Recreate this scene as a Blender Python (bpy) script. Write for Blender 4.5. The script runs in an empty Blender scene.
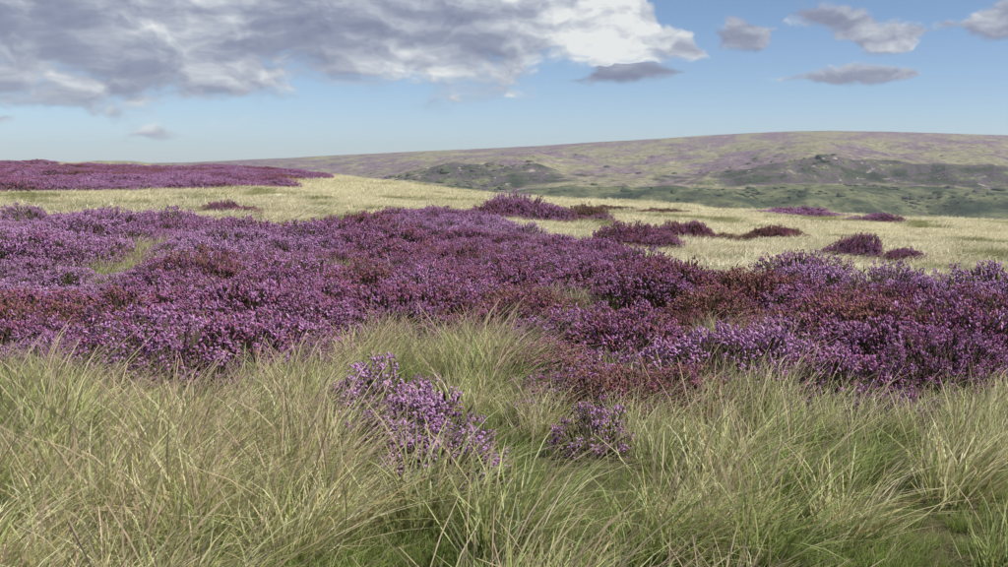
import bpy, math, random
import numpy as np
from mathutils import Vector

SC = bpy.context.scene
COL = SC.collection
R = math.radians
rng = np.random.default_rng(11)
random.seed(11)

# ------------------------------------------------------------------ camera
EYE = 1.65
FPX = 800.0                      # focal length in pixels of the 1008 x 567 layout frame
HORIZON = 122.0                  # row of the eye-level horizon in that frame
VIEW_W, VIEW_C = 766.2, (334.5, 215.5)   # part of the layout frame that the lens takes in
PITCH = math.atan((283.5 - HORIZON) / FPX)
cam_d = bpy.data.cameras.new('camera')
cam = bpy.data.objects.new('camera', cam_d)
COL.objects.link(cam)
cam.location = (0, 0, EYE)
cam.rotation_euler = (math.pi / 2 - PITCH, 0, 0)
cam_d.sensor_width = 36.0
cam_d.lens = 36.0 * FPX / VIEW_W
cam_d.shift_x = (VIEW_C[0] - 504.0) / VIEW_W
cam_d.shift_y = (283.5 - VIEW_C[1]) / VIEW_W
cam_d.clip_start = 0.05
cam_d.clip_end = 30000
SC.camera = cam

# ------------------------------------------------------------------ sun, sky, exposure
SUN_AZ, SUN_EL = 100.0, 50.0     # azimuth measured from +Y towards +X
SUN_STRENGTH = 4.6
SKY_STRENGTH = 0.092
sv = Vector((math.sin(R(SUN_AZ)) * math.cos(R(SUN_EL)), math.cos(R(SUN_AZ)) * math.cos(R(SUN_EL)), math.sin(R(SUN_EL))))
sun_d = bpy.data.lights.new('sun', 'SUN')
sun_d.energy = SUN_STRENGTH
sun_d.angle = R(0.6)
sun_d.color = (1.0, 0.95, 0.86)
sun = bpy.data.objects.new('sun', sun_d)
COL.objects.link(sun)
sun.rotation_euler = (-sv).to_track_quat('-Z', 'Y').to_euler()
sun.location = (20, -20, 40)

SC.view_settings.view_transform = 'Standard'
SC.view_settings.look = 'None'
SC.view_settings.exposure = 0.5
SC.view_settings.gamma = 1.0
SC.view_settings.use_curve_mapping = False
SC.render.engine = 'CYCLES'
SC.cycles.use_denoising = True
SC.cycles.max_bounces = 5
SC.cycles.diffuse_bounces = 2
SC.cycles.transparent_max_bounces = 8
SC.cycles.volume_bounces = 0


def pix_dir(px, py):
    """viewing direction of a pixel of the 1008 x 567 frame"""
    cx, cy = (px - 504.0) / FPX, (py - 283.5) / FPX
    cp, sp = math.cos(PITCH), math.sin(PITCH)
    d = np.array([cx, cp - cy * sp, -sp - cy * cp])
    return d / np.linalg.norm(d)


class NT:
    """small helper to wire shader nodes"""
    def __init__(self, tree):
        self.t = tree
    def n(self, typ, **kw):
        nd = self.t.nodes.new(typ)
        for k, v in kw.items():
            setattr(nd, k, v)
        return nd
    def put(self, sock, v):
        if isinstance(v, bpy.types.NodeSocket):
            self.t.links.new(v, sock)
        elif v is not None:
            try:
                sock.default_value = v
            except Exception:
                sock.default_value = (*v, 1.0)
    def m(self, op, a, b=None, c=None, clamp=False):
        nd = self.n('ShaderNodeMath', operation=op, use_clamp=clamp)
        for s, v in zip(nd.inputs, (a, b, c)):
            self.put(s, v)
        return nd.outputs[0]
    def vm(self, op, a, b=None, c=None):
        nd = self.n('ShaderNodeVectorMath', operation=op)
        for s, v in zip(nd.inputs, (a, b, c)):
            self.put(s, v)
        return nd.outputs['Value'] if op in ('LENGTH', 'DOT_PRODUCT', 'DISTANCE') else nd.outputs[0]
    def noise(self, vec, scale, detail=4.0, rough=0.55, dist=0.0, col=False):
        nd = self.n('ShaderNodeTexNoise')
        self.put(nd.inputs['Vector'], vec)
        nd.inputs['Scale'].default_value = scale
        nd.inputs['Detail'].default_value = detail
        nd.inputs['Roughness'].default_value = rough
        nd.inputs['Distortion'].default_value = dist
        return nd.outputs['Color' if col else 'Fac']
    def rng(self, v, a, b, c=0.0, d=1.0, smooth=True):
        nd = self.n('ShaderNodeMapRange', interpolation_type='SMOOTHSTEP' if smooth else 'LINEAR')
        for s, x in zip(nd.inputs, (v, a, b, c, d)):
            self.put(s, x)
        return nd.outputs[0]
    def mix(self, f, a, b, blend='MIX'):
        nd = self.n('ShaderNodeMix', data_type='RGBA', blend_type=blend)
        self.put(nd.inputs[0], f)
        self.put(nd.inputs[6], a)
        self.put(nd.inputs[7], b)
        return nd.outputs[2]
    def ramp(self, f, stops, interp='LINEAR'):
        nd = self.n('ShaderNodeValToRGB')
        cr = nd.color_ramp
        cr.interpolation = interp
        while len(cr.elements) > 1:
            cr.elements.remove(cr.elements[-1])
        cr.elements[0].position, cr.elements[0].color = stops[0][0], (*stops[0][1], 1)
        for p, c in stops[1:]:
            e = cr.elements.new(p)
            e.color = (*c, 1)
        self.put(nd.inputs[0], f)
        return nd.outputs[0]


world = bpy.data.worlds.new('World')
SC.world = world
world.use_nodes = True
world.node_tree.nodes.clear()
W = NT(world.node_tree)
sky = W.n('ShaderNodeTexSky', sky_type='NISHITA')
sky.sun_disc = False
sky.sun_elevation = R(SUN_EL)
sky.sun_rotation = R(SUN_AZ)
sky.altitude = 400
sky.air_density = 0.6
sky.dust_density = 0.4
sky.ozone_density = 2.5
skyc = W.mix(1.0, sky.outputs[0], (SKY_STRENGTH,) * 3, 'MULTIPLY')

PXR = 833.0
def ae(px, py):
    d = pix_dir(px, py)
    return math.atan2(d[0], d[1]) * PXR, math.asin(d[2]) * PXR

# cloud layers as profiles along the azimuth: pixel column, middle row, half height, brightness
LAYERS = [
    [(-420, 10, 40, .45), (-60, 12, 62, .40), (32, 22, 66, .40), (62, 22, 64, .5), (78, 20, 56, .5), (100, 30, 64, .75), (128, 28, 58, .6), (160, 16, 58, .4), (200, 14, 60, .35),
     (235, 16, 54, .4), (262, 20, 58, .5), (300, 18, 60, .45), (330, 18, 50, .55), (352, 8, 56, .6), (378, 4, 56, .75), (410, 2, 56, .98), (440, 12, 42, .95), (458, 28, 18, .75), (482, 40, 7, .5),
     (494, 41, 0, .5), (800, -30, 0, .5), (830, -30, 44, .6), (900, -30, 58, .5), (980, -34, 50, .6), (1100, -20, 30, .5), (1400, 0, 40, .5)],
    [(-420, 86, 8, .4), (-80, 90, 9, .4), (-10, 92, 0, .4), (54, 101, 0, .35), (72, 101, 4, .35), (90, 101, 0, .35), (355, 60, 0, .3), (392, 62, 6, .3), (430, 57, 11, .3), (466, 55, 7, .35), (480, 55, 0, .4),
     (520, 60, 0, .6), (560, 60, 7, .48), (600, 57, 11, .48), (640, 56, 9, .45), (668, 58, 0, .5), (720, 62, 0, .5), (770, 60, 10, .5), (830, 62, 0, .5), (870, 48, 0, .5), (905, 47, 11, .6), (950, 47, 0, .5), (1000, 64, 0, .5), (1060, 64, 12, .5), (1300, 70, 8, .5)],
    [(-420, 20, 0, .4), (360, 20, 0, .5), (486, 26, 0, .4), (506, 26, 14, .32), (524, 27, 15, .3), (545, 20, 2, .4), (560, 9, 10, .45), (580, 10, 11, .35), (600, 18, 12, .35), (616, 30, 15, .38),
     (640, 30, 14, .42), (664, 22, 6, .42), (700, 14, 18, .45), (740, 12, 15, .45), (765, 14, 0, .5), (800, 20, 8, .5), (840, 22, 18, .6), (880, 20, 12, .4), (910, 18, 0, .5), (950, 10, 16, .6), (1000, 20, 20, .5), (1100, 24, 0, .5)],
]
U0, U1, V0, VS, HS = -760.0, 760.0, 200.0, 400.0, 100.0
def layer_ramp(G, u01, rows):
    stops = []
    for px, py, hh, br in rows:
        u, v = ae(px, py)
        stops.append((min(max((u - U0) / (U1 - U0), 0), 1), ((v + V0) / VS, hh / HS, br)))
    return G.ramp(u01, stops)

def cloud_group():
    """profile field and brightness of the cloud layers at a direction P"""
    g = bpy.data.node_groups.new('cloud_field', 'ShaderNodeTree')
    g.interface.new_socket('P', in_out='INPUT', socket_type='NodeSocketVector')
    g.interface.new_socket('D', in_out='OUTPUT', socket_type='NodeSocketFloat')
    g.interface.new_socket('B', in_out='OUTPUT', socket_type='NodeSocketFloat')
    G = NT(g)
    i = G.n('NodeGroupInput').outputs[0]
    s = G.n('ShaderNodeSeparateXYZ')
    G.put(s.inputs[0], i)
    u01 = G.m('MULTIPLY_ADD', s.outputs[0], 1 / (U1 - U0), -U0 / (U1 - U0))
    field = bright = None
    for rows in LAYERS:
        sc = G.n('ShaderNodeSeparateColor')
        G.put(sc.inputs[0], layer_ramp(G, u01, rows))
        vc = G.m('MULTIPLY_ADD', sc.outputs[0], VS, -V0)
        hh = G.m('MULTIPLY_ADD', sc.outputs[1], HS, 0.01)
        r = G.m('DIVIDE', G.m('SUBTRACT', s.outputs[1], vc), hh)
        d = G.m('MULTIPLY', G.m('SUBTRACT', 1.0, G.m('ABSOLUTE', r)), G.m('MINIMUM', 1.0, G.m('MULTIPLY', hh, 0.07)))
        d = G.m('MAXIMUM', d, -1.2)
        d = G.m('SUBTRACT', d, G.m('MULTIPLY', G.m('LESS_THAN', hh, 0.6), 1.5))
        b = G.m('ADD', sc.outputs[2], G.m('MULTIPLY', r, 0.10))
        if field is None:
            field, bright = d, b
        else:
            k = G.m('GREATER_THAN', d, field)
            field = G.m('MAXIMUM', field, d)
            bright = G.m('ADD', G.m('MULTIPLY', k, b), G.m('MULTIPLY', G.m('SUBTRACT', 1.0, k), bright))
    o = G.n('NodeGroupOutput')
    G.put(o.inputs[0], field)
    G.put(o.inputs[1], bright)
    return g

tc = W.n('ShaderNodeTexCoord')
sp = W.n('ShaderNodeSeparateXYZ')
W.put(sp.inputs[0], tc.outputs['Generated'])
cmb = W.n('ShaderNodeCombineXYZ')
W.put(cmb.inputs[0], W.m('MULTIPLY', W.m('ARCTAN2', sp.outputs[0], sp.outputs[1]), PXR))
W.put(cmb.inputs[1], W.m('MULTIPLY', W.m('ARCSINE', sp.outputs[2]), PXR))
P0 = cmb.outputs[0]
warp = W.vm('MULTIPLY', W.vm('SUBTRACT', W.noise(P0, 0.022, 3, 0.6, col=True), (0.5, 0.5, 0.5)), (56.0, 18.0, 0))
P1 = W.vm('ADD', P0, warp)
gn = W.n('ShaderNodeGroup', node_tree=cloud_group())
W.put(gn.inputs[0], P1)
# the same broken cloud carries on over the rest of the sky
wide = W.m('MULTIPLY_ADD', W.noise(W.vm('MULTIPLY', P0, (0.7, 1.2, 1.0)), 0.0062, 2, 0.5), 5.0, -2.7)
sp2 = W.n('ShaderNodeSeparateXYZ')
W.put(sp2.inputs[0], P0)
outside = W.m('MAXIMUM', W.rng(sp2.outputs[1], 130, 190), W.m('MULTIPLY', W.rng(W.m('ABSOLUTE', sp2.outputs[0]), 560, 660), W.rng(sp2.outputs[1], 20, 80)))
wide = W.m('SUBTRACT', wide, W.m('MULTIPLY_ADD', outside, -3.0, 3.0))
field = W.m('MAXIMUM', gn.outputs[0], wide)
NS = (0.72, 1.6, 1.0)
def puffs(p):
    """billowing: rounded cells broken up by finer noise"""
    q = W.vm('MULTIPLY', p, NS)
    v = W.n('ShaderNodeTexVoronoi', voronoi_dimensions='2D', feature='F1')
    W.put(v.inputs['Vector'], q)
    v.inputs['Scale'].default_value = 0.042
    v.inputs['Detail'].default_value = 2.0
    v.inputs['Roughness'].default_value = 0.55
    v.inputs['Lacunarity'].default_value = 2.2
    return W.m('ADD', W.m('MULTIPLY', W.noise(q, 0.021, 5, 0.54), 0.86), W.m('MULTIPLY_ADD', v.outputs['Distance'], -0.18, 0.165))
n_a = puffs(P1)
n_b = puffs(W.vm('ADD', P1, (5.0, 7.0, 0)))
dens = W.m('ADD', field, W.m('MULTIPLY', W.m('SUBTRACT', n_a, 0.5), 1.75))
cover = W.rng(dens, -0.03, 0.42)
relief = W.m('MULTIPLY', W.m('SUBTRACT', n_a, n_b), 1.7)
patch = W.m('MULTIPLY', W.m('SUBTRACT', W.noise(W.vm('MULTIPLY', P0, (0.6, 1.6, 1.0)), 0.017, 2, 0.5), 0.5), 1.5)
thin = W.rng(dens, 0.1, 1.0, 0.12, -0.06)
lit = W.m('ADD', W.m('ADD', gn.outputs[1], relief), W.m('ADD', patch, thin))
cc = W.ramp(lit, [(0.0, (0.165, 0.185, 0.265)), (0.35, (0.235, 0.255, 0.335)), (0.62, (0.36, 0.385, 0.445)), (0.85, (0.52, 0.545, 0.57)), (1.0, (0.66, 0.67, 0.66))])
skyall = W.mix(W.m('MULTIPLY', cover, 0.94), skyc, cc)
bg = W.n('ShaderNodeBackground')
W.put(bg.inputs[0], skyall)
bg.inputs[1].default_value = 0.9
wo = W.n('ShaderNodeOutputWorld')
W.put(wo.inputs[0], bg.outputs[0])

# ------------------------------------------------------------------ noise and terrain
_P = rng.permutation(4096)
_V = rng.random(4096)
def vnoise(x, y, z=0.0):
    x, y, z = np.broadcast_arrays(np.asarray(x, float), np.asarray(y, float), np.asarray(z, float))
    xi, yi, zi = np.floor(x).astype(int), np.floor(y).astype(int), np.floor(z).astype(int)
    fx, fy, fz = x - xi, y - yi, z - zi
    fx, fy, fz = [f * f * (3 - 2 * f) for f in (fx, fy, fz)]
    def h(a, b, c):
        return _V[_P[(_P[(_P[a & 4095] + b) & 4095] + c) & 4095]]
    r = 0
    for dx in (0, 1):
        for dy in (0, 1):
            for dz in (0, 1):
                r = r + h(xi + dx, yi + dy, zi + dz) * (fx if dx else 1 - fx) * (fy if dy else 1 - fy) * (fz if dz else 1 - fz)
    return r
def fbm(x, y, z=0.0, o=4, g=0.5):
    s, a, t = 0, 1.0, 0
    for k in range(o):
        s = s + a * vnoise(x * 2 ** k + 17 * k, y * 2 ** k + 31 * k, z * 2 ** k)
        t += a
        a *= g
    return s / t
def sstep(a, b, v):
    t = np.clip((v - a) / (b - a), 0, 1)
    return t * t * (3 - 2 * t)

def A(px):
    return (px - 504) / 800.0
SL_A = [A(-400), A(32), A(130), A(200), A(300), A(400), A(504), A(637), A(1000), A(1500)]
SL_V = [0.012, 0.0078, 0.0058, 0.0000, -0.0135, -0.0205, -0.0265, -0.0335, -0.044, -0.052]
YC_A = [A(-400), A(32), A(200), A(300), A(400), A(504), A(637), A(1000), A(1500)]
YC_V = [150, 135, 122, 104, 88, 77, 66, 56, 50]
def moor_z(x, y):
    x, y = np.asarray(x, float), np.asarray(y, float)
    yy = np.maximum(y, 4.0)
    a = np.clip(x / yy, -2.5, 2.5)
    z = np.interp(a, SL_A, SL_V) * np.maximum(y - 3, 0) * sstep(2, 26, y)
    yc = np.interp(a, YC_A, YC_V)
    d = np.maximum(y - yc, 0)
    z = z - 0.2 * d * d / (d + 34)
    f = sstep(900, 500, y)
    z = z + (fbm(x / 5.5, y / 5.5) - 0.5) * 0.34 * sstep(300, 60, y) * sstep(0.5, 9, np.hypot(x, y))
    z = z + (fbm(x / 1.3 + 50, y / 1.3, o=2) - 0.5) * 0.16 * sstep(60, 25, y)
    z = z + (fbm(x / 30 + 9, y / 30, o=3) - 0.5) * 0.8 * sstep(15, 70, y)
    return z

def at(px, py, dz=0.0):
    """ground point under a pixel; dz lifts the ground by a plant's height"""
    d = pix_dir(px, py)
    t = np.linspace(2.0, 190, 6000) / d[1]
    X, Y, Z = d[0] * t, d[1] * t, EYE + d[2] * t
    hit = np.where(Z <= moor_z(X, Y) + dz)[0]
    k = hit[0] if len(hit) else len(t) - 1
    return X[k], Y[k]

def in_poly(x, y, poly):
    c = np.zeros(np.shape(x), bool)
    n = len(poly)
    for i in range(n):
        x0, y0 = poly[i]
        x1, y1 = poly[(i + 1) % n]
        if y0 == y1:
            continue
        m = ((y0 > y) != (y1 > y)) & (x < (x1 - x0) * (y - y0) / (y1 - y0) + x0)
        c ^= m
    return c

# ------------------------------------------------------------------ mesh helpers
def mesh_from(name, verts, faces, mats, fattr=None, vattr=None, smooth=False):
    me = bpy.data.meshes.new(name)
    me.from_pydata([tuple(v) for v in verts], [], [tuple(f) for f in faces])
    for m in (mats if isinstance(mats, list) else [mats]):
        me.materials.append(m)
    for k, v in (fattr or {}).items():
        at_ = me.attributes.new(k, 'FLOAT', 'FACE')
        at_.data.foreach_set('value', np.asarray(v, np.float32))
    for k, v in (vattr or {}).items():
        at_ = me.attributes.new(k, 'FLOAT', 'POINT')
        at_.data.foreach_set('value', np.asarray(v, np.float32))
    if smooth:
        me.polygons.foreach_set('use_smooth', [True] * len(me.polygons))
    me.update()
    return me

def grid_mesh(name, X, Y, Z, mat):
    r, c = X.shape
    v = np.stack([X.ravel(), Y.ravel(), Z.ravel()], 1).astype(np.float32)
    idx = np.arange(r * c).reshape(r, c)
    f = np.stack([idx[:-1, :-1], idx[:-1, 1:], idx[1:, 1:], idx[1:, :-1]], -1).reshape(-1, 4)
    me = bpy.data.meshes.new(name)
    me.vertices.add(len(v))
    me.vertices.foreach_set('co', v.ravel())
    me.loops.add(f.size)
    me.loops.foreach_set('vertex_index', f.ravel().astype(np.int32))
    me.polygons.add(len(f))
    me.polygons.foreach_set('loop_start', np.arange(0, f.size, 4, dtype=np.int32))
    me.polygons.foreach_set('use_smooth', np.ones(len(f), bool))
    me.update(calc_edges=True)
    me.materials.append(mat)
    return me

def link(name, data, parent=None):
    o = bpy.data.objects.new(name, data)
    COL.objects.link(o)
    o.parent = parent
    return o
def tag(o, label, cat, group=None):
    o['label'] = label
    o['category'] = cat
    if group:
        o['group'] = group

def new_mat(name):
    m = bpy.data.materials.new(name)
    m.use_nodes = True
    m.node_tree.nodes.clear()
    T = NT(m.node_tree)
    out = T.n('ShaderNodeOutputMaterial')
    return m, T, out
def bsdf(T, color, rough=0.8, spec=0.2, normal=None):
    b = T.n('ShaderNodeBsdfPrincipled')
    T.put(b.inputs['Base Color'], color)
    T.put(b.inputs['Roughness'], rough)
    b.inputs['Specular IOR Level'].default_value = spec
    if normal is not None:
        T.put(b.inputs['Normal'], normal)
    return b.outputs[0]
def attr(T, name, typ='GEOMETRY'):
    nd = T.n('ShaderNodeAttribute', attribute_type=typ, attribute_name=name)
    return nd.outputs['Fac']

# ------------------------------------------------------------------ materials
def mat_plant(name, color_fn, trans=0.3, rough=0.75, spec=0.15):
    m, T, out = new_mat(name)
    c = color_fn(T)
    b = bsdf(T, c, rough, spec)
    tr = T.n('ShaderNodeBsdfTranslucent')
    T.put(tr.inputs[0], c)
    mx = T.n('ShaderNodeMixShader')
    mx.inputs[0].default_value = trans
    T.put(mx.inputs[1], b)
    T.put(mx.inputs[2], tr.outputs[0])
    T.put(out.inputs[0], mx.outputs[0])
    return m

HEATHER_STOPS = [(0.0, (0.50, 0.30, 0.51)), (0.25, (0.43, 0.225, 0.425)), (0.45, (0.345, 0.15, 0.315)), (0.58, (0.325, 0.105, 0.21)),
                 (0.70, (0.27, 0.112, 0.132)), (0.84, (0.30, 0.137, 0.105)), (1.0, (0.225, 0.155, 0.135))]
def heather_col(T):
    tint, rnd = attr(T, 'tint', 'INSTANCER'), attr(T, 'rnd')
    f = T.m('ADD', tint, T.m('MULTIPLY', T.m('SUBTRACT', rnd, 0.5), 0.6), clamp=True)
    c = T.ramp(f, HEATHER_STOPS)
    r2 = T.m('FRACT', T.m('MULTIPLY', rnd, 7.31))
    c = T.mix(T.m('MULTIPLY', T.m('GREATER_THAN', r2, 0.85), 0.7), c, (0.125, 0.11, 0.05))
    v = T.m('MULTIPLY_ADD', T.m('FRACT', T.m('MULTIPLY', rnd, 13.7)), 0.7, 0.72)
    return T.mix(1.0, c, T.n_val(v), 'MULTIPLY')
def n_val(self, v):
    nd = self.n('ShaderNodeCombineColor')
    for k in range(3):
        self.put(nd.inputs[k], v)
    return nd.outputs[0]
NT.n_val = n_val
M_BLOSSOM = mat_plant('heather_blossom', heather_col, 0.25)
def sprig_col(T):
    rnd, tint = attr(T, 'rnd'), attr(T, 'tint', 'INSTANCER')
    c = T.ramp(rnd, [(0.0, (0.055, 0.045, 0.03)), (0.4, (0.085, 0.085, 0.042)), (0.7, (0.11, 0.07, 0.055)), (1.0, (0.13, 0.10, 0.055))])
    return T.mix(T.rng(tint, 0.55, 0.9, 0, 0.5), c, (0.15, 0.065, 0.05))
M_SPRIG = mat_plant('heather_sprig', sprig_col, 0.15)
M_STEM = mat_plant('heather_stem', lambda T: T.ramp(attr(T, 'rnd'), [(0, (0.05, 0.035, 0.03)), (1, (0.12, 0.09, 0.07))]), 0.0)

def grass_col(T):
    t, rnd, tint = attr(T, 't'), attr(T, 'rnd'), attr(T, 'tint', 'INSTANCER')
    tip = T.ramp(rnd, [(0.0, (0.77, 0.73, 0.44)), (0.3, (0.62, 0.64, 0.31)), (0.5, (0.87, 0.83, 0.60)), (0.72, (0.68, 0.50, 0.29)), (0.88, (0.33, 0.45, 0.12)), (1.0, (0.52, 0.34, 0.21))])
    green = T.ramp(rnd, [(0.0, (0.17, 0.28, 0.045)), (0.5, (0.30, 0.42, 0.085)), (0.75, (0.10, 0.19, 0.035)), (1.0, (0.36, 0.37, 0.11))])
    oi = T.n('ShaderNodeObjectInfo')
    tan = T.rng(T.noise(oi.outputs['Location'], 0.75, 3, 0.6), 0.48, 0.68, 0, 0.55)
    tip = T.mix(tan, tip, T.mix(0.5, tip, (0.58, 0.42, 0.33)))
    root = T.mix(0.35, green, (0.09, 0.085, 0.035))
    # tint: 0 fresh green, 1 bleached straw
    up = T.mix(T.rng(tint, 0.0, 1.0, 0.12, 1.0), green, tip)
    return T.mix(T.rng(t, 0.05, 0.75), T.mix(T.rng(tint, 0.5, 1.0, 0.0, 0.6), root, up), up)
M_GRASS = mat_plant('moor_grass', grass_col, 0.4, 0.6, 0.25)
def pale_col(T):
    rnd, tint = attr(T, 'rnd'), attr(T, 'tint', 'INSTANCER')
    straw = T.ramp(rnd, [(0.0, (0.74, 0.70, 0.50)), (0.3, (0.66, 0.63, 0.42)), (0.5, (0.84, 0.80, 0.62)), (0.75, (0.66, 0.55, 0.40)), (1.0, (0.50, 0.50, 0.29))])
    rush = T.ramp(rnd, [(0.0, (0.20, 0.25, 0.09)), (0.5, (0.33, 0.36, 0.16)), (0.8, (0.26, 0.20, 0.12)), (1.0, (0.40, 0.36, 0.20))])
    return T.mix(T.rng(tint, 0.1, 0.8), rush, straw)
M_PALE = mat_plant('pale_moor_grass', pale_col, 0.4, 0.7, 0.2)
M_SEED = mat_plant('grass_seed_head', lambda T: T.mix(T.rng(attr(T, 't'), 0.55, 0.8), (0.40, 0.36, 0.19), T.ramp(attr(T, 'rnd'), [(0, (0.46, 0.37, 0.25)), (0.5, (0.40, 0.28, 0.22)), (1, (0.56, 0.49, 0.34))])), 0.3, 0.7)

def mat_ground():
    m, T, out = new_mat('peat_and_thatch')
    g = T.n('ShaderNodeNewGeometry')
    p = g.outputs['Position']
    n1, n2, n3 = T.noise(p, 0.9, 5), T.noise(p, 14, 5, 0.65), T.noise(p, 0.06, 5, 0.6)
    near = T.ramp(n1, [(0.3, (0.055, 0.05, 0.026)), (0.5, (0.10, 0.10, 0.045)), (0.7, (0.17, 0.15, 0.075))])
    near = T.mix(T.rng(n2, 0.45, 0.75), near, (0.06, 0.045, 0.03))
    s = T.n('ShaderNodeSeparateXYZ')
    T.put(s.inputs[0], p)
    far = T.ramp(n3, [(0.3, (0.40, 0.38, 0.22)), (0.5, (0.62, 0.58, 0.40)), (0.7, (0.70, 0.67, 0.49))])
    far = T.mix(T.rng(T.noise(p, 0.45, 5, 0.65), 0.42, 0.64, 0, 0.8), far, (0.19, 0.19, 0.085))
    far = T.mix(T.rng(T.noise(p, 0.23, 5, 0.65), 0.56, 0.68, 0, 0.7), far, (0.15, 0.11, 0.08))
    c = T.mix(T.rng(s.outputs[1], 22, 45), near, far)
    bp = T.n('ShaderNodeBump')
    bp.inputs['Strength'].default_value = 0.8
    bp.inputs['Distance'].default_value = 0.06
    T.put(bp.inputs['Height'], n2)
    T.put(out.inputs[0], bsdf(T, c, 0.95, 0.1, bp.outputs[0]))
    return m

def mat_hill():
    m, T, out = new_mat('far_moor')
    g = T.n('ShaderNodeNewGeometry')
    p = g.outputs['Position']
    steep, low = attr(T, 'steep'), attr(T, 'low')
    ps = T.vm('MULTIPLY', p, (1.0, 0.32, 1.0))
    n_big, n_mid, n_fin = T.noise(ps, 0.0042, 6, 0.62), T.noise(ps, 0.018, 7, 0.66, 0.6), T.noise(p, 0.12, 6, 0.7)
    straw = T.ramp(n_fin, [(0.37, (0.13, 0.13, 0.075)), (0.5, (0.235, 0.22, 0.14)), (0.63, (0.35, 0.32, 0.21))])
    heath = T.ramp(n_fin, [(0.37, (0.085, 0.062, 0.08)), (0.5, (0.175, 0.122, 0.162)), (0.63, (0.26, 0.19, 0.235))])
    k = T.m('ADD', T.m('MULTIPLY', n_big, 0.36), T.m('MULTIPLY', n_mid, 0.74))
    c = T.mix(T.rng(k, 0.48, 0.60, 0, 0.9), straw, heath)
    n_g = T.noise(T.vm('MULTIPLY', p, (1.0, 0.12, 0.3)), 0.05, 5, 0.65, 0.4)
    c = T.mix(T.rng(n_g, 0.58, 0.70, 0, 0.7), c, (0.30, 0.28, 0.18))
    c = T.mix(T.rng(n_g, 0.42, 0.33, 0, 0.6), c, (0.075, 0.08, 0.05))
    # steep ground: dark heather, bracken and broken rock
    n_s = T.noise(p, 0.035, 7, 0.72)
    dark = T.ramp(n_s, [(0.34, (0.034, 0.04, 0.03)), (0.44, (0.062, 0.074, 0.042)), (0.50, (0.12, 0.082, 0.115)), (0.55, (0.08, 0.098, 0.05)), (0.62, (0.21, 0.20, 0.12))])
    c = T.mix(T.rng(T.m('ADD', steep, T.m('MULTIPLY', T.m('SUBTRACT', n_mid, 0.5), 1.1)), 0.28, 0.60), c, dark)
    rock = T.ramp(n_fin, [(0.3, (0.16, 0.13, 0.12)), (0.7, (0.38, 0.33, 0.30))])
    rk = T.m('MULTIPLY', T.rng(T.noise(p, 0.06, 5, 0.75), 0.60, 0.66), T.rng(steep, 0.45, 0.8))
    c = T.mix(rk, c, rock)
    bracken = T.ramp(T.noise(p, 0.022, 7, 0.7), [(0.36, (0.032, 0.042, 0.028)), (0.45, (0.06, 0.074, 0.044)), (0.51, (0.10, 0.112, 0.062)), (0.56, (0.18, 0.185, 0.10)), (0.60, (0.075, 0.09, 0.045)), (0.68, (0.10, 0.075, 0.07))])
    c = T.mix(T.rng(T.m('ADD', low, T.m('MULTIPLY', T.m('SUBTRACT', n_mid, 0.5), 0.6)), 0.35, 0.6), c, bracken)
    bp = T.n('ShaderNodeBump')
    bp.inputs['Strength'].default_value = 1.0
    bp.inputs['Distance'].default_value = 4.0
    T.put(bp.inputs['Height'], n_fin)
    T.put(out.inputs[0], bsdf(T, c, 0.95, 0.05, bp.outputs[0]))
    return m

# ------------------------------------------------------------------ ground sheets
ys = np.concatenate([np.linspace(-25, 2, 40), 2 + 58 * np.linspace(0.004, 1, 300) ** 1.5, np.linspace(60.6, 200, 150), np.geomspace(201, 900, 60)])
us = np.linspace(-1, 1, 361)
us = np.sign(us) * (0.45 * np.abs(us) + 0.55 * np.abs(us) ** 2)
UU, YY = np.meshgrid(us, ys)
XX = UU * (26 + 1.5 * np.maximum(YY, 0))
ground = link('ground', grid_mesh('ground', XX, YY, moor_z(XX, YY), mat_ground()))
ground['kind'] = 'structure'

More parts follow.
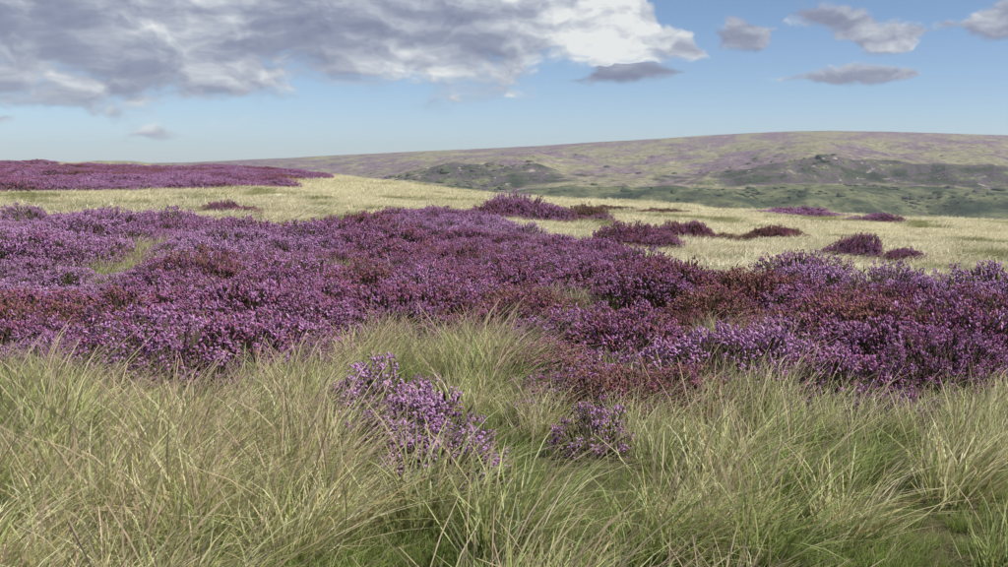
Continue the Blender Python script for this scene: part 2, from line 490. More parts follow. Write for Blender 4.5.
SK_PX = [-600, 32, 100, 180, 250, 334, 400, 450, 500, 540, 580, 610, 637, 700, 800, 900, 1008, 1700]
SK_PY = [127, 124.6, 123.6, 119.8, 116.2, 112.6, 108.6, 105.6, 102.2, 100.4, 99.3, 99.9, 100.6, 102.5, 106.5, 110, 113, 118]
SS_PX = [-600, 225, 262, 300, 360, 385, 440, 480, 530, 640, 800, 900, 1000, 1700]
SS_V = [0.0, 0.0, 0.25, 0.85, 0.85, 0.25, 0.15, 0.3, 0.8, 0.9, 0.7, 0.35, 0.6, 0.3]
TOP_PX = [-600, 215, 250, 330, 370, 440, 500, 540, 575, 600, 637, 800, 1700]
TOP_PY = [128, 128, 124, 122.5, 123, 128, 128, 123, 118.5, 121, 124, 126, 126]
def hill_surface(a, y):
    px = a * 800 + 504
    x = a * y
    sky_e = (HORIZON - np.interp(px, SK_PX, SK_PY)) / PXR
    S = np.interp(px, SS_PX, SS_V)
    top_e = (HORIZON - np.interp(px, TOP_PX, TOP_PY)) / PXR
    yo = (fbm(x / 150, 3.3 + 0 * x, o=4) - 0.5) * 150 + (fbm(x / 34, y / 90, o=3) - 0.5) * 46
    yw = y + yo * sstep(1700, 1200, y)
    def lerp(v, pts):
        r = np.zeros_like(v) + pts[0][1]
        for (y0, z0), (y1, z1) in zip(pts[:-1], pts[1:]):
            t = np.clip((v - y0) / (y1 - y0), 0, 1)
            r = np.where(v > y0, z0 + (z1 - z0) * t, r)
        return r
    YT = 2050.0
    z_sky = EYE + sky_e * YT
    z_top = EYE + top_e * 1090
    e = lambda py, d: EYE + (HORIZON - py) / PXR * d
    zs = lerp(yw, [(600, e(205, 600)), (800, e(177, 800)), (930, e(148, 930)), (1000, e(143, 1000)), (1025, e(140.5, 1025)), (1095, z_top), (YT, z_sky), (YT + 1400, z_sky - 90)])
    zp = lerp(yw, [(600, e(205, 600)), (800, e(177, 800)), (930, e(150, 930)), (1010, e(143, 1010)), (1330, e(126, 1330) * 0.5 + 0.5 * z_top), (YT, z_sky), (YT + 1400, z_sky - 90)])
    z = zp + (zs - zp) * S
    amp = sstep(2050, 1500, y)
    z = z + (fbm(x / 110, y / 170, o=5) - 0.5) * 19 * amp + (fbm(x / 22, y / 40, o=3) - 0.5) * 3.5 * sstep(1900, 1100, y)
    z = z + (fbm(x / 60, y / 60 + 5, o=4) - 0.5) * 1.6
    return x, y, z, yw, S
hy = np.concatenate([np.linspace(560, 900, 40), np.linspace(903, 1300, 190), np.linspace(1305, 2150, 110), np.geomspace(2160, 3500, 14)])
ha = np.linspace(-1.15, 1.2, 760)
HA, HY = np.meshgrid(ha, hy)
HX, HY, HZ, HW, HS_ = hill_surface(HA, HY)
hill_me = grid_mesh('far_hillside', HX, HY, HZ, mat_hill())
gy = np.gradient(HZ, axis=0) / np.gradient(HY, axis=0)
steep = np.clip(0.55 * sstep(0.08, 0.35, gy) + 0.75 * HS_ ** 0.6 * sstep(985, 1020, HW) * sstep(1135, 1085, HW), 0, 1)
low = sstep(1030, 955, HW)
for nm, arr in (('steep', steep), ('low', low)):
    a_ = hill_me.attributes.new(nm, 'FLOAT', 'POINT')
    a_.data.foreach_set('value', arr.ravel().astype(np.float32))
hill = link('far_hillside', hill_me)
hill['kind'] = 'structure'

# ------------------------------------------------------------------ plant meshes
def spindle(V, F, p, d, L, r, sides=4, mid=0.45):
    d = d / np.linalg.norm(d)
    a = np.cross(d, (0.31, 0.52, 0.79))
    a /= np.linalg.norm(a)
    b = np.cross(d, a)
    o = len(V)
    for h, rr in ((0, r * 0.45), (mid, r)):
        for k in range(sides):
            th = 2 * math.pi * k / sides
            V.append(p + d * (L * h) + (a * math.cos(th) + b * math.sin(th)) * rr)
    V.append(p + d * L)
    n = 0
    for k in range(sides):
        k2 = (k + 1) % sides
        F.append((o + k, o + k2, o + sides + k2, o + sides + k))
        F.append((o + sides + k, o + sides + k2, o + 2 * sides))
        n += 2
    return n

def make_bush(seed, R_=0.42, H=0.40, sprays=290, per=8, L=(0.022, 0.040), rad=0.0084, spread=1.0, sprigs=420, low_cut=0.06):
    """heather bush at the origin: returns meshes (stems, sprigs, blossom)"""
    g = np.random.default_rng(seed)
    off = g.random(3) * 40
    def dome(u):
        k = 0.50 + 0.95 * fbm(u[0] * 2.3 + off[0], u[1] * 2.3 + off[1], u[2] * 2.3 + off[2], o=3)
        return np.array([u[0] * R_ * k * spread, u[1] * R_ * k * spread, max(u[2], 0.0) * H * k + 0.03])
    def rdir(lo):
        while True:
            u = g.normal(size=3)
            u /= np.linalg.norm(u)
            if u[2] > lo:
                return u
    V, F, rn = [], [], []
    tips = []
    for _ in range(sprays):
        u = rdir(low_cut)
        c = dome(u) * g.uniform(0.86, 1.04)
        tips.append(c)
        ax = u * 0.8 + np.array([0.05, 0, 0.25])
        base = g.random()
        for _k in range(per):
            d = ax + g.normal(size=3) * 0.75
            p = c + g.normal(size=3) * 0.019
            n = spindle(V, F, p, d, g.uniform(*L), rad * g.uniform(0.7, 1.25))
            rn += [min(max(0.65 * base + 0.35 * g.random(), 0), 1)] * n
    blossom = mesh_from('blossom', V, F, M_BLOSSOM, {'rnd': rn})
    V, F, rn = [], [], []
    for _ in range(sprigs):
        u = rdir(0.0)
        p = dome(u) * g.uniform(0.45, 0.9)
        d = u * 0.6 + np.array([0, 0, 0.7]) + g.normal(size=3) * 0.4
        n = spindle(V, F, p, d, g.uniform(0.06, 0.12), 0.008 * g.uniform(0.7, 1.4), 3)
        rn += [g.random()] * n
    for c in tips:
        b0 = c * np.array([0.85, 0.85, 0.72])
        n = spindle(V, F, b0, c - b0, np.linalg.norm(c - b0) * 1.1, 0.006, 3, 0.4)
        rn += [g.random()] * n
    sprig = mesh_from('sprigs', V, F, M_SPRIG, {'rnd': rn})
    V, F, rn = [], [], []
    for _ in range(26):
        u = rdir(0.1)
        q = dome(u) * 0.82
        p = np.array([u[0] * 0.08, u[1] * 0.08, -0.06])
        n = spindle(V, F, p, q - p, np.linalg.norm(q - p), 0.007, 3, 0.3)
        rn += [g.random()] * n
    stem = mesh_from('stems', V, F, M_STEM, {'rnd': rn})
    return stem, sprig, blossom

BUSHES = [make_bush(100 + k, 0.56 + 0.06 * (k % 3), 0.32 + 0.06 * (k % 2)) for k in range(8)]
SPARSE = [make_bush(200 + k, 0.26, 0.40, sprays=52, per=13, sprigs=90, L=(0.018, 0.034), rad=0.0078, spread=1.25, low_cut=0.2) for k in range(4)]

def make_tuft(seed, n=95, L=(0.3, 0.62), base=0.09, wind=0.55, width=0.0042, stalks=6, segs=4, droop=1.0):
    g = np.random.default_rng(seed)
    def build(n, Lr, w0, tip_w, dr):
        V, F, T_, rn = [], [], [], []
        for _ in range(n):
            r, th = base * math.sqrt(g.random()), g.uniform(0, 2 * math.pi)
            p = np.array([r * math.cos(th), r * math.sin(th), -0.03])
            Ln = g.uniform(*Lr)
            out = g.uniform(0.05, 0.75)
            dirh = np.array([math.cos(th) * out + wind * g.uniform(0.3, 1.3), math.sin(th) * out + g.normal() * 0.12, 0])
            phi = g.uniform(0, math.pi)
            side = np.array([math.cos(phi), math.sin(phi), 0])
            wob = g.normal(size=3) * 0.04
            rnd = g.random()
            o = len(V)
            for k in range(segs + 1):
                t = k / segs
                bend = 0.25 * t + dr * 0.75 * t * t
                q = p + np.array([dirh[0] * bend, dirh[1] * bend, t * (1 - 0.28 * dr * t * np.linalg.norm(dirh))]) * Ln + wob * math.sin(t * 3.1)
                w = w0 * ((1 - t) ** 0.6 * 0.9 + 0.1) if tip_w is None else (w0 if t < 0.7 else tip_w * (1.25 - t))
                if k == segs and tip_w is None:
                    V.append(q); T_.append(t)
                else:
                    V.append(q - side * w); V.append(q + side * w); T_ += [t, t]
            for k in range(segs):
                a = o + 2 * k
                if k == segs - 1 and tip_w is None:
                    F.append((a, a + 1, a + 2)); rn.append(rnd)
                else:
                    F.append((a, a + 1, a + 3, a + 2)); rn.append(rnd)
        return V, F, T_, rn
    V, F, T_, rn = build(n, L, width, None, droop)
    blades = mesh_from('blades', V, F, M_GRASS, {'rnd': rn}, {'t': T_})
    V, F, T_, rn = build(stalks, (L[1] * 0.95, L[1] * 1.3), width * 0.36, width * 1.25, droop * 0.7)
    seed_ = mesh_from('seed_stalks', V, F, M_SEED, {'rnd': rn}, {'t': T_})
    return blades, seed_

def joined(name, meshes):
    """one mesh out of several parts, materials kept"""
    vs, fs, mats, mi, rn, tt = [], [], [], [], [], []
    o = 0
    for me in meshes:
        n = len(me.vertices)
        co = np.empty(n * 3, np.float32); me.vertices.foreach_get('co', co)
        vs.append(co.reshape(-1, 3))
        fs += [tuple(i + o for i in p.vertices) for p in me.polygons]
        mi += [len(mats)] * len(me.polygons)
        mats.append(me.materials[0])
        a = np.empty(len(me.polygons), np.float32); me.attributes['rnd'].data.foreach_get('value', a)
        rn.append(a)
        if 't' in me.attributes:
            b = np.empty(n, np.float32); me.attributes['t'].data.foreach_get('value', b)
        else:
            b = np.zeros(n, np.float32)
        tt.append(b)
        o += n
    me = mesh_from(name, np.concatenate(vs), fs, mats, {'rnd': np.concatenate(rn)}, {'t': np.concatenate(tt)})
    me.polygons.foreach_set('material_index', mi)
    return me

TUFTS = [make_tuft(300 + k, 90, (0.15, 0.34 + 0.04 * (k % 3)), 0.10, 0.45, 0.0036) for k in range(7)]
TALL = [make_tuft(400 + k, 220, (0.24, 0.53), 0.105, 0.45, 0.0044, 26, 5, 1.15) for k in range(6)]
FARTUFTS = [make_tuft(500 + k, 64, (0.14, 0.32), 0.26, 0.8, 0.0095, 2, 3, 1.4) for k in range(6)]

def source_collection(name, kind, meshes):
    c = bpy.data.collections.new(name)
    for k, me in enumerate(meshes):
        c.objects.link(bpy.data.objects.new('%s_%02d' % (kind, k), me))
    return c
C_BUSH = source_collection('heather_sources', 'heather_source', [joined('heather_source', b) for b in BUSHES])
C_TUFT = source_collection('grass_sources', 'grass_source', [joined('grass_source', b) for b in TUFTS])
for b_ in FARTUFTS:
    b_[0].materials[0] = M_PALE
C_FAR = source_collection('far_grass_sources', 'far_grass_source', [joined('far_grass_source', b) for b in FARTUFTS])

def scatter(name, coll, pts, rot, scl, idx, tint, parent=None):
    """one object whose geometry nodes set plants on the given points"""
    me = bpy.data.meshes.new(name)
    me.vertices.add(len(pts))
    me.vertices.foreach_set('co', np.asarray(pts, np.float32).ravel())
    for nm, ty, arr, key in (('rot', 'FLOAT_VECTOR', rot, 'vector'), ('scl', 'FLOAT_VECTOR', scl, 'vector'), ('idx', 'INT', idx, 'value'), ('tint', 'FLOAT', tint, 'value')):
        a = me.attributes.new(nm, ty, 'POINT')
        a.data.foreach_set(key, np.asarray(arr, np.int32 if ty == 'INT' else np.float32).ravel())
    me.update()
    o = link(name, me, parent)
    o['kind'] = 'stuff'
    ng = bpy.data.node_groups.new('scatter_' + name, 'GeometryNodeTree')
    ng.interface.new_socket('Geometry', in_out='INPUT', socket_type='NodeSocketGeometry')
    ng.interface.new_socket('Geometry', in_out='OUTPUT', socket_type='NodeSocketGeometry')
    N, L = ng.nodes, ng.links
    gi, go = N.new('NodeGroupInput'), N.new('NodeGroupOutput')
    ci = N.new('GeometryNodeCollectionInfo')
    ci.inputs['Collection'].default_value = coll
    ci.inputs['Separate Children'].default_value = True
    ci.inputs['Reset Children'].default_value = True
    ip = N.new('GeometryNodeInstanceOnPoints')
    ip.inputs['Pick Instance'].default_value = True
    L.new(gi.outputs[0], ip.inputs['Points'])
    L.new(ci.outputs[0], ip.inputs['Instance'])
    for nm, ty, sock in (('rot', 'FLOAT_VECTOR', 'Rotation'), ('scl', 'FLOAT_VECTOR', 'Scale'), ('idx', 'INT', 'Instance Index')):
        na = N.new('GeometryNodeInputNamedAttribute')
        na.data_type = ty
        na.inputs['Name'].default_value = nm
        if nm == 'rot':
            er = N.new('FunctionNodeEulerToRotation')
            L.new(na.outputs[0], er.inputs[0])
            L.new(er.outputs[0], ip.inputs[sock])
        else:
            L.new(na.outputs[0], ip.inputs[sock])
    L.new(ip.outputs[0], go.inputs[0])
    md = o.modifiers.new('scatter', 'NODES')
    md.node_group = ng
    return o

# ------------------------------------------------------------------ where heather grows
def poly(back, front, dzb=0.42, dzf=0.08):
    return [at(px, py, dzb) for px, py in back] + [at(px, py, dzf) for px, py in reversed(front)]
BANK = poly(
    back=[(-420, 164), (-100, 161), (32, 157), (75, 163), (110, 166), (150, 168), (190, 170), (215, 164), (235, 159), (280, 158), (312, 161), (340, 172), (370, 174), (400, 178), (430, 190),
          (470, 200), (510, 207), (540, 204), (556, 196), (575, 200), (600, 210), (637, 206), (700, 210), (780, 203), (860, 208), (1008, 212), (1200, 215), (1500, 220)],
    front=[(-420, 306), (-100, 296), (10, 280), (32, 266), (55, 262), (80, 278), (110, 286), (160, 288), (205, 282), (230, 264), (255, 254), (285, 252), (315, 256), (335, 270), (350, 287), (375, 310), (400, 332), (430, 344),
           (465, 346), (485, 332), (510, 324), (540, 334), (580, 330), (610, 340), (637, 336), (720, 344), (800, 320), (900, 328), (1008, 340), (1200, 360), (1500, 390)])
RIDGE = poly(
    back=[(-420, 118), (-100, 121), (32, 125.5), (100, 127), (140, 127.5), (190, 131), (202, 133)],
    front=[(-420, 148), (-100, 147), (32, 147), (60, 145.5), (100, 144.5), (150, 144.5), (172, 142), (150, 140.5), (175, 137.5), (206, 135)], dzb=0.3, dzf=0.0)

# patches where the heather is rusty or spent: column, row, radius (m), tint
RUST = [(at(px, py, 0.4), r, t) for px, py, r, t in [
    (60, 214, 1.1, 0.72), (48, 196, 1.4, 0.74), (118, 196, 1.0, 0.8), (332, 250, 0.7, 0.72), (350, 262, 0.55, 0.7), (400, 226, 1.5, 0.8), (450, 222, 1.2, 0.8), (360, 214, 1.3, 0.76), (440, 205, 1.0, 0.82),
    (300, 190, 1.6, 0.72), (490, 216, 0.9, 0.82), (575, 234, 1.3, 0.80), (622, 218, 1.3, 0.78), (600, 228, 0.9, 0.82), (640, 226, 1.2, 0.8), (680, 232, 1.2, 0.8), (430, 246, 0.45, 0.62), (460, 244, 0.45, 0.6), (282, 226, 0.6, 0.72),
    (395, 262, 0.4, 0.74), (225, 206, 0.7, 0.7), (700, 235, 1.2, 0.8), (770, 262, 0.9, 0.78), (860, 240, 1.5, 0.82), (930, 285, 0.8, 0.8), (980, 250, 1.2, 0.76), (-30, 230, 1.2, 0.78)]]
def heather_tint(x, y):
    """0 pale lilac .. 0.45 purple .. 0.6 magenta .. 0.85 rust .. 1 spent brown"""
    n = fbm(x / 2.6 + 3, y / 4.2 + 8, o=3)
    m = fbm(x / 0.9 + 33, y / 1.3 + 2, o=2)
    t = 0.10 + 0.34 * sstep(0.32, 0.66, n)
    for (cx, cy), r, tr in RUST:
        w = 0.85 * sstep(1.3, 0.2, np.hypot((x - cx) / 1.15, y - cy) / (0.8 * r) + (m - 0.5) * 1.6)
        w = w * (rng.random(np.shape(x)) < 0.62)
        t = t * (1 - w) + tr * w
    return np.clip(t + (m - 0.5) * 0.22 + rng.normal(0, 0.05, np.shape(x)), 0, 1)

def jitter_grid(x0, x1, y0, y1, s, seed):
    g = np.random.default_rng(seed)
    xs, yy = np.meshgrid(np.arange(x0, x1, s), np.arange(y0, y1, s))
    xs = xs + (np.arange(xs.shape[0])[:, None] % 2) * s * 0.5
    return (xs + g.uniform(-0.36, 0.36, xs.shape) * s).ravel(), (yy + g.uniform(-0.36, 0.36, yy.shape) * s).ravel()

def in_view(x, y, mx=0.16, my=2.0):
    """a generous wedge round what is seen, so a step aside still finds plants"""
    yp = np.maximum(y, 0)
    return (x > -0.69 * yp * (1 + mx) - my) & (x < 0.27 * yp * (1 + 2 * mx) + my) & (y > 1.0)

bush_list = []           # x, y, scale, tint, mesh index, lookup kind
gx, gy_ = jitter_grid(-40, 46, 4.5, 60, 0.62, 1)
wx_, wy_ = (fbm(gx / 0.9 + 7, gy_ / 0.9, o=2) - 0.5) * 0.9, (fbm(gx / 0.8 + 70, gy_ / 0.8 + 9, o=2) - 0.5) * 0.9
ok = in_poly(gx + wx_, gy_ + wy_, BANK) & in_view(gx, gy_)
bare = fbm(gx / 1.7 + 90, gy_ / 2.4 + 14, o=3)
ok &= bare < 0.70
gx, gy_ = gx[ok], gy_[ok]
gt = heather_tint(gx, gy_)
gs = 0.36 + 1.05 * fbm(gx / 1.5, gy_ / 1.5 + 60, o=2) + rng.normal(0, 0.16, len(gx))
gs = np.clip(gs, 0.5, 1.22)
gh = np.clip(0.55 + 0.9 * fbm(gx / 1.3 + 20, gy_ / 0.9, o=2) + rng.normal(0, 0.13, len(gx)), 0.6, 1.12)
gi_ = rng.integers(0, len(BUSHES), len(gx))
ga = rng.uniform(0, 2 * math.pi, len(gx))
gz = (fbm(gx / 1.5 + 5, gy_ / 0.9 + 44, o=2) - 0.5) * 0.34

def make_plant(name, parts, names, loc, rz, scl, tint):
    o = link(name, None)
    o.location = loc
    o.rotation_euler = (0, 0, rz)
    o.scale = scl
    for nm, me in zip(names, parts):
        c = link(nm, me, o)
        c['tint'] = float(tint)
        c['kind'] = 'stuff'
    return o
PARTS = ('stems', 'sprigs', 'blossom')
def heather(name, x, y, k, s, tint, label, group=None, src=BUSHES, rz=None, hz=1.0, dz=0.0):
    o = make_plant(name, src[k % len(src)], PARTS, (x, y, float(moor_z(x, y)) - 0.02 + dz), random.uniform(0, 6.28) if rz is None else rz, (s, s, s * hz), tint)
    tag(o, label, 'heather', group)
    return o

LOOKS = [(0.26, 'pale lilac', 'in full flower'), (0.46, 'purple', 'in full flower'), (0.64, 'dark magenta', 'in flower'), (9.0, 'rusty red-brown', 'past flowering')]
rank = np.argsort(np.hypot(gx, gy_) + np.where((gx > -0.70 * gy_) & (gx < 0.28 * gy_), 0, 100))
single = set(rank[:250].tolist())
at_edge = ~in_poly(gx, gy_ - 0.9, BANK)
for i in rank[:250]:
    _, colour, state = next(l for l in LOOKS if gt[i] <= l[0])
    size = 'big rounded' if gs[i] > 1.08 else ('small low' if gs[i] < 0.82 else 'medium')
    where = 'at the broad heather bank\'s grassy edge' if at_edge[i] else 'inside the broad heather bank'
    heather('heather_bush', gx[i], gy_[i], int(gi_[i]), float(gs[i]), gt[i], '%s %s heather bush %s, %s' % (size, colour, state, where),
            '%s %s heather bushes %s' % (size, colour, where), rz=float(ga[i]), hz=float(gh[i]), dz=float(gz[i]))
rest = np.array([i for i in range(len(gx)) if i not in single])

# far heather: the rest of the bank and the low ridge across the grass
rx_, ry_ = jitter_grid(-150, 20, 30, 175, 0.85, 5)
ok = in_poly(rx_, ry_, RIDGE) & in_view(rx_, ry_, 0.1, 4) & (fbm(rx_ / 3.5, ry_ / 8 + 4, o=3) < 0.60)
rx_, ry_ = rx_[ok], ry_[ok]
rt = np.clip(0.24 + 0.42 * sstep(0.40, 0.75, fbm(rx_ / 4, ry_ / 9, o=3)) + rng.normal(0, 0.1, len(rx_)), 0, 1)
X = np.concatenate([gx[rest], rx_]); Y = np.concatenate([gy_[rest], ry_])
S_ = np.concatenate([gs[rest], 0.6 + 1.3 * fbm(rx_ / 3 + 8, ry_ / 6, o=2) * rng.uniform(0.7, 1.3, len(rx_))])
SCL = np.stack([S_, S_, S_], 1)
SCL[:len(rest), 2] *= gh[rest]
SCL[len(rest):, :2] *= 1.25
SCL[len(rest):, 2] *= 0.8
ROT = np.stack([0 * X, 0 * X, np.concatenate([ga[rest], rng.uniform(0, 6.28, len(rx_))])], 1)
h = scatter('heather_cover', C_BUSH, np.stack([X, Y, moor_z(X, Y) - 0.02 + np.concatenate([gz[rest], 0 * rx_])], 1), ROT, SCL, rng.integers(0, len(BUSHES), len(X)), np.concatenate([gt[rest], rt]))
h['label'] = 'dense flowering heather covering the moor behind the front bushes and the low ridge'
h['category'] = 'heather'

# ------------------------------------------------------------------ heather standing alone in the grass
def ppm(y):
    return FPX / y
clear = []               # x, y, radius: where grass stays low
def mound(px, py, wpx, hpx, n, tint, label, group, seed, jt=0.1):
    """a mound of bushes whose base line is at (px, py)"""
    g = np.random.default_rng(seed)
    x0, y0 = at(px, py, 0.05)
    rx, hgt = wpx / ppm(y0) / 2, hpx / ppm(y0) + 0.12
    ry = rx * 0.6
    y0 += ry * 0.5
    for k in range(n):
        th, r = k * 2.399 + g.uniform(0, 0.9), math.sqrt((k + 0.4) / n) * g.uniform(0.8, 1.1)
        dx, dy = math.cos(th) * r * rx * 0.85, math.sin(th) * r * ry * 0.95
        hh = hgt * (1 - 0.5 * min(r, 1) ** 2) * g.uniform(0.45, 1.2)
        s = max(rx / math.sqrt(n) * 1.7 / 0.5 * g.uniform(0.7, 1.15), hh / 0.55)
        heather('heather_bush', x0 + dx, y0 + dy, int(g.integers(0, 8)), s, float(np.clip(tint + g.normal() * jt, 0, 1)), label, group, hz=hh / 0.34 / s)
    for k in range(max(3, n // 2)):
        th, r = g.uniform(0, 6.28), g.uniform(1.0, 1.7)
        sz = g.uniform(0.55, 0.95)
        heather('heather_bush', x0 + math.cos(th) * r * rx, y0 + math.sin(th) * r * ry * 1.3, int(g.integers(0, 8)), sz, float(np.clip(tint + 0.1 + g.normal() * 0.15, 0, 1)), label, group, hz=g.uniform(0.7, 1.2))
    clear.append((x0, y0, rx))
mound(351, 168, 76, 15, 18, 0.42, 'tall purple heather bush in the large rounded mound beside pale grass', 'bushes of the large heather mound', 1, 0.13)
mound(394, 167, 18, 11, 3, 1.0, 'grey-brown spent heather bush at the end of the large mound', 'spent bushes by the large mound', 2, 0.03)
mound(434, 190, 64, 15, 10, 0.55, 'dark purple heather bush in the long clump amid pale grass', 'bushes of the long heather clump', 3, 0.15)
mound(604, 195, 28, 10, 5, 0.5, 'purple heather bush in the compact cushion alone on pale grass', 'bushes of the compact heather cushion', 4, 0.1)
mound(632, 197, 22, 7, 3, 0.6, 'low purple heather bush just beyond the compact cushion', 'low bushes by the compact cushion', 5)
mound(472, 181, 40, 10, 7, 0.62, 'purple-brown heather bush low among the grass behind the long clump', 'purple-brown bushes behind the long clump', 6)
mound(540, 182, 40, 7, 6, 0.8, 'faded brown heather bush in the pale grass slope', 'faded bushes on the grass slope', 7)
mound(455, 162, 26, 3.5, 4, 1.0, 'brown heather bush near the brow of the grass slope', 'brown bushes near the brow', 8)
mound(552, 163.5, 70, 4, 8, 0.4, 'low purple heather bush along the brow of the grass slope', 'low bushes along the brow', 9)
mound(620, 168.5, 34, 5, 5, 0.4, 'bright purple heather bush on the falling edge of the brow', 'bright bushes on the brow edge', 10)
mound(385, 149, 60, 2.5, 8, 0.75, 'reddish low heather bush on the far lip of the grass', 'reddish bushes on the far lip', 11)
mound(425, 160, 30, 3, 4, 1.0, 'brown-green heather bush between the large mound and the brow', 'brown-green bushes by the mound', 12)
mound(120, 161, 22, 5, 4, 0.5, 'dull purple heather bush stranded in the pale grass strip', 'dull bushes in the grass strip', 13)

def sparse(px, py, s, tint, label, group=None, k=0, src=SPARSE, hz=1.0):
    x, y = at(px, py, 0.0)
    heather('heather_sprig_clump', x, y, k, s, tint, label, group, src, hz=hz)
    clear.append((x, y - 0.16, 1.15 * s))
STR = 'straggly pale lilac heather in flower, rooted in grass below the bank'
for k, (px, py, s, hz) in enumerate([(218, 328, 0.9, 0.9), (236, 324, 1.0, 0.95), (252, 334, 1.05, 0.95), (270, 350, 1.05, 0.9), (286, 366, 1.0, 0.85), (296, 376, 0.85, 0.8), (260, 350, 0.85, 0.8),
                                     (278, 308, 0.6, 0.9), (208, 338, 0.7, 0.8), (310, 346, 0.5, 0.9)]):
    sparse(px, py, s, 0.15, STR, 'straggly lilac heather clumps', k, hz=hz)
for k, (px, py, s, t, lab) in enumerate([
        (402, 346, 0.75, 0.22, 'small purple heather sprig beneath the orange-brown spent spikes'),
        (404, 322, 0.75, 0.84, 'orange-brown spent heather spikes in grass before the bank'),
        (388, 312, 0.6, 0.97, 'grey-purple dry heather twigs in grass before the bank'),
        (372, 310, 0.5, 0.97, 'wispy dry heather twigs next to the straggly lilac clumps'),
        (52, 292, 1.25, 0.35, 'small purple heather sprig in grass at the bank edge'),
        (88, 302, 1.3, 0.30, 'sparse mauve heather sprig in grass beside the tall green tussock'),
        (36, 288, 1.1, 0.4, 'tiny dark purple heather sprig in grass at the bank end'),
        (350, 326, 0.45, 0.15, 'lone lilac heather sprig half hidden in long grass')]):
    sparse(px, py, s, t, lab, None, k)
for k, (px, py, s, t, lab) in enumerate([
        (432, 312, 0.8, 0.80, 'dark red heather bush jutting out of the bank into grass'),
        (462, 316, 0.75, 0.68, 'crimson heather bush with lilac tips at the bank foot'),
        (415, 292, 0.8, 0.28, 'bright violet heather bush at the notch in the bank'),
        (505, 296, 1.15, 0.25, 'large bright violet rounded heather bush at the bank foot')]):
    sparse(px, py, s, t, lab, None, k, BUSHES)

# ------------------------------------------------------------------ grass
def zone_grass(x, y, soft=True):
    m = ~in_poly(x, y, BANK) & ~in_poly(x, y, RIDGE)
    for cx, cy, r in clear:
        m &= np.hypot(x - cx, (y - cy) * 1.4) > r * 0.3
    return m

def grass_tint(x, y):
    n = fbm(x / 1.5 + 12, y / 2.2 + 5, o=3)
    return np.clip(-0.22 + 0.85 * sstep(0.36, 0.70, n) + rng.normal(0, 0.14, np.shape(x)), 0, 1)

# tall pale tussocks, each one a thing
tx, ty = jitter_grid(-10, 6, 2.6, 13, 0.33, 21)
tn = fbm(tx / 1.5 + 12, ty / 2.2 + 5, o=3)
ok = zone_grass(tx, ty) & in_view(tx, ty, 0.05, 0.9) & (tn + rng.normal(0, 0.05, len(tx)) > 0.475)
ok &= ~in_poly(tx, ty + 0.45, BANK)
TUS = [('straw-coloured', 0.9, 1.0), ('greenish', 0.2, 0.4), ('pale half-bleached', 0.55, 0.75)]
for x, y in zip(tx[ok], ty[ok]):
    kind = random.choices((0, 1, 2), (0.42, 0.26, 0.32))[0]
    s = random.uniform(0.7, 1.15)
    size = 'tall' if s > 0.92 else 'shorter'
    o = make_plant('grass_tussock', TALL[random.randrange(len(TALL))], ('blades', 'seed_stalks'), (x, y, float(moor_z(x, y)) - 0.01), random.gauss(0, 0.4), (s * 1.1, s * 1.1, s), random.uniform(*TUS[kind][1:]))
    tag(o, '%s %s grass tussock bending over in the grass before the heather bank' % (size, TUS[kind][0]), 'grass', '%s %s tussocks' % (size, TUS[kind][0]))
print('tussocks', ok.sum())

nx, ny = jitter_grid(-16, 16, 0.9, 16, 0.118, 22)
ok = zone_grass(nx, ny) & in_view(nx, ny, 0.1, 1.2)
nx, ny = nx[ok], ny[ok]
nt = grass_tint(nx, ny)
ns = 0.34 + 0.56 * fbm(nx / 0.9 + 4, ny / 0.9, o=2) + rng.normal(0, 0.07, len(nx))
ns *= 0.70 + 0.45 * nt
for d_, k_ in ((0.35, 0.62), (0.8, 0.75), (1.2, 0.85)):
    ns = np.where(in_poly(nx, ny + d_, BANK), ns * k_, ns)
ns = np.where(np.hypot(nx, ny) < 2.2, ns * 0.75, ns)
o = scatter('grass', C_TUFT, np.stack([nx, ny, moor_z(nx, ny)], 1), np.stack([rng.normal(0, 0.08, len(nx)), rng.normal(0, 0.08, len(nx)), rng.normal(0, 0.5, len(nx))], 1),
            np.stack([ns * 1.05, ns * 1.05, ns], 1), rng.integers(0, len(TUFTS), len(nx)), nt)
o['label'] = 'long green and straw moor grass leaning in the wind before the heather'
o['category'] = 'grass'

# thin grass coming up through the bank, thickest at its front edge
bx, by = jitter_grid(-26, 14, 5, 34, 0.24, 23)
edge = in_poly(bx, by, BANK) & in_view(bx, by)
fd1, fd2 = ~in_poly(bx, by - 0.45, BANK), ~in_poly(bx, by - 1.1, BANK)
rr = rng.random(len(bx))
keep = edge & ((fd1 & (rr < 0.6)) | (fd2 & (rr < 0.22)) | (rr < 0.016) | (fbm(bx / 1.7 + 90, by / 2.4 + 14, o=3) > 0.69))
bx, by = bx[keep], by[keep]
bs = rng.uniform(0.75, 1.1, len(bx))
o = scatter('grass_through_heather', C_TUFT, np.stack([bx, by, moor_z(bx, by)], 1), np.stack([0 * bx, 0 * bx, rng.normal(0, 0.5, len(bx))], 1),
            np.stack([bs, bs, bs], 1), rng.integers(0, len(TUFTS), len(bx)), rng.uniform(0.45, 1, len(bx)))
o['label'] = 'thin straw grass coming up between the heather bushes of the bank'
o['category'] = 'grass'

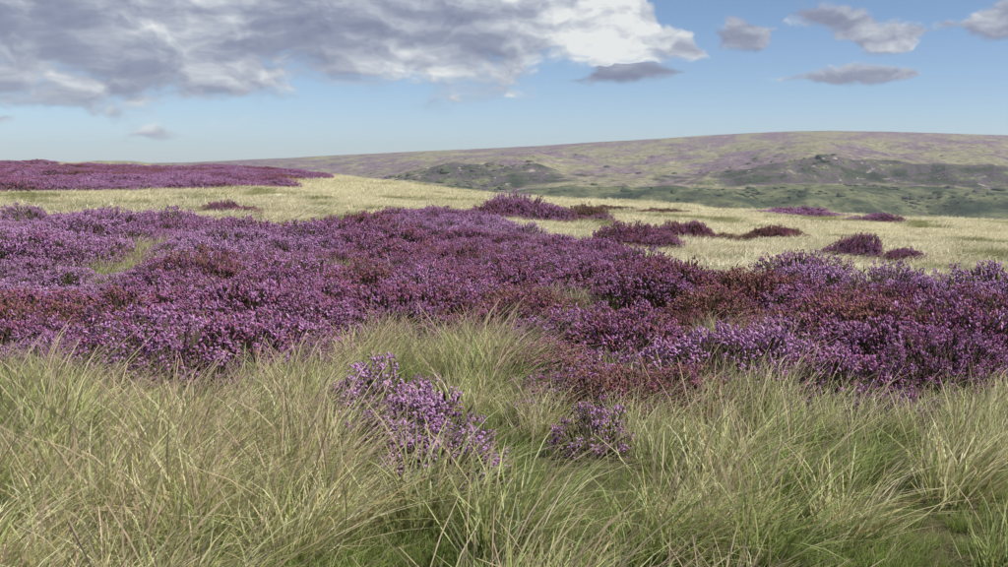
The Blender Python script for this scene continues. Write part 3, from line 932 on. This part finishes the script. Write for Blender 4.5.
parts_x, parts_y, parts_s = [], [], []
for (y0, y1, s_, sc_) in ((15.9, 34, 0.30, 0.95), (34, 62, 0.40, 1.0), (62, 190, 0.8, 1.35)):
    xs_, ys_ = jitter_grid(-0.75 * y1 - 4, 0.75 * y1 + 4, y0, y1, s_, 30 + int(y0))
    yc_ = np.interp(xs_ / ys_, YC_A, YC_V)
    ok = zone_grass(xs_, ys_) & in_view(xs_, ys_, 0.1, 2) & (ys_ < yc_ + 22)
    parts_x.append(xs_[ok]); parts_y.append(ys_[ok]); parts_s.append(np.full(ok.sum(), sc_))
fx, fy, fs = map(np.concatenate, (parts_x, parts_y, parts_s))
ft = np.clip(-0.04 + 1.2 * sstep(0.28, 0.50, fbm(fx / 2.2 + 2, fy / 4.5 + 3, o=4, g=0.6)) + rng.normal(0, 0.14, len(fx)), 0, 1)
thin = rng.random(len(fx)) < 0.25 + 0.9 * sstep(0.30, 0.5, fbm(fx / 1.8 + 60, fy / 3.5 + 3, o=3))
fx, fy, fs, ft = fx[thin], fy[thin], fs[thin], ft[thin]
fs = fs * (0.30 + 1.05 * fbm(fx / 1.6, fy / 2.5 + 7, o=3)) * rng.uniform(0.7, 1.45, len(fx))
o = scatter('pale_grass', C_FAR, np.stack([fx, fy, moor_z(fx, fy)], 1), np.stack([0 * fx, 0 * fx, rng.normal(0, 0.6, len(fx))], 1),
            np.stack([fs * 1.25, fs * 1.25, fs * 0.85], 1), rng.integers(0, len(FARTUFTS), len(fx)), ft)
o['label'] = 'pale bleached grass covering the slope behind the heather bank'
o['category'] = 'grass'
print('counts', len(gx), len(rest), len(rx_), len(nx), len(bx), len(fx))

# ------------------------------------------------------------------ scrub and boulders on the far slope
def mat_scrub():
    m, T, out = new_mat('hillside_scrub')
    c = T.ramp(attr(T, 'tint', 'INSTANCER'), [(0.0, (0.045, 0.062, 0.034)), (0.4, (0.07, 0.085, 0.042)), (0.6, (0.10, 0.065, 0.095)), (0.8, (0.14, 0.14, 0.075)), (0.86, (0.30, 0.26, 0.23)), (1.0, (0.36, 0.32, 0.29))])
    T.put(out.inputs[0], bsdf(T, c, 0.95, 0.05))
    return m
M_SCRUB = mat_scrub()
def make_scrub(seed):
    import bmesh
    bm = bmesh.new()
    bmesh.ops.create_icosphere(bm, subdivisions=2, radius=1.0)
    g = np.random.default_rng(seed)
    o3 = g.random(3) * 30
    for v in bm.verts:
        k = 0.5 + float(fbm(v.co.x * 1.7 + o3[0], v.co.y * 1.7 + o3[1], v.co.z * 1.7 + o3[2], o=3))
        v.co = Vector((v.co.x * k, v.co.y * k, v.co.z * k * 0.6))
    me = bpy.data.meshes.new('scrub_clump')
    bm.to_mesh(me)
    bm.free()
    me.materials.append(M_SCRUB)
    return me
C_SCRUB = source_collection('scrub_sources', 'scrub_source', [make_scrub(700 + k) for k in range(6)])
sa, sy = rng.uniform(-0.75, 0.85, 26000), rng.uniform(880, 1500, 26000)
sx, sy, sz, sw, sS = hill_surface(sa, sy)
zone = np.where(sw < 1010, 0.75, np.where(sw < 1110, 0.9 * np.sqrt(sS), 0.025))
cl = fbm(sx / 45, sy / 70, o=3)
keep = rng.random(len(sx)) < 0.5 * zone * sstep(0.44, 0.70, cl)
sx, sy, sz, sw = sx[keep], sy[keep], sz[keep], sw[keep]
st = np.where(sw < 1010, rng.uniform(0.0, 0.55, len(sx)), rng.uniform(0.0, 0.8, len(sx)))
rocky = (sw > 1040) & (sw < 1105) & (rng.random(len(sx)) < 0.16)
st = np.where(rocky, rng.uniform(0.87, 1, len(sx)), st)
ss = np.where(rocky, rng.uniform(0.8, 1.8, len(sx)), 0.6 + rng.gamma(1.6, 0.7, len(sx)))
o = scatter('hillside_scrub', C_SCRUB, np.stack([sx, sy, sz], 1), np.stack([0 * sx, 0 * sx, rng.uniform(0, 6.28, len(sx))], 1), np.stack([ss * 1.3, ss * 1.3, ss], 1), rng.integers(0, 6, len(sx)), st)
o['label'] = 'dark bracken, scrub and boulders dotted over the far hillside'
o['category'] = 'scrub'

# ------------------------------------------------------------------ air
HAZE = 0.00014
hm, T, out = new_mat('haze')
pv = T.n('ShaderNodeVolumePrincipled')
pv.inputs['Color'].default_value = (0.80, 0.88, 1.0, 1)
pv.inputs['Density'].default_value = HAZE
pv.inputs['Anisotropy'].default_value = 0.2
T.put(out.inputs['Volume'], pv.outputs[0])
zmin, zmax = float(min(HZ.min(), moor_z(XX, YY).min())) - 1.0, float(HZ.max()) + 2.0
hx0, hx1, hy0, hy1 = float(HX.min()) - 20, float(HX.max()) + 20, -60.0, float(HY.max()) + 20
hv = [(x, y, z) for x in (hx0, hx1) for y in (hy0, hy1) for z in (zmin, zmax)]
hf = [(0, 1, 3, 2), (4, 6, 7, 5), (0, 4, 5, 1), (2, 3, 7, 6), (0, 2, 6, 4), (1, 5, 7, 3)]
hb = link('haze', mesh_from('haze', hv, hf, hm))
hb['kind'] = 'stuff'
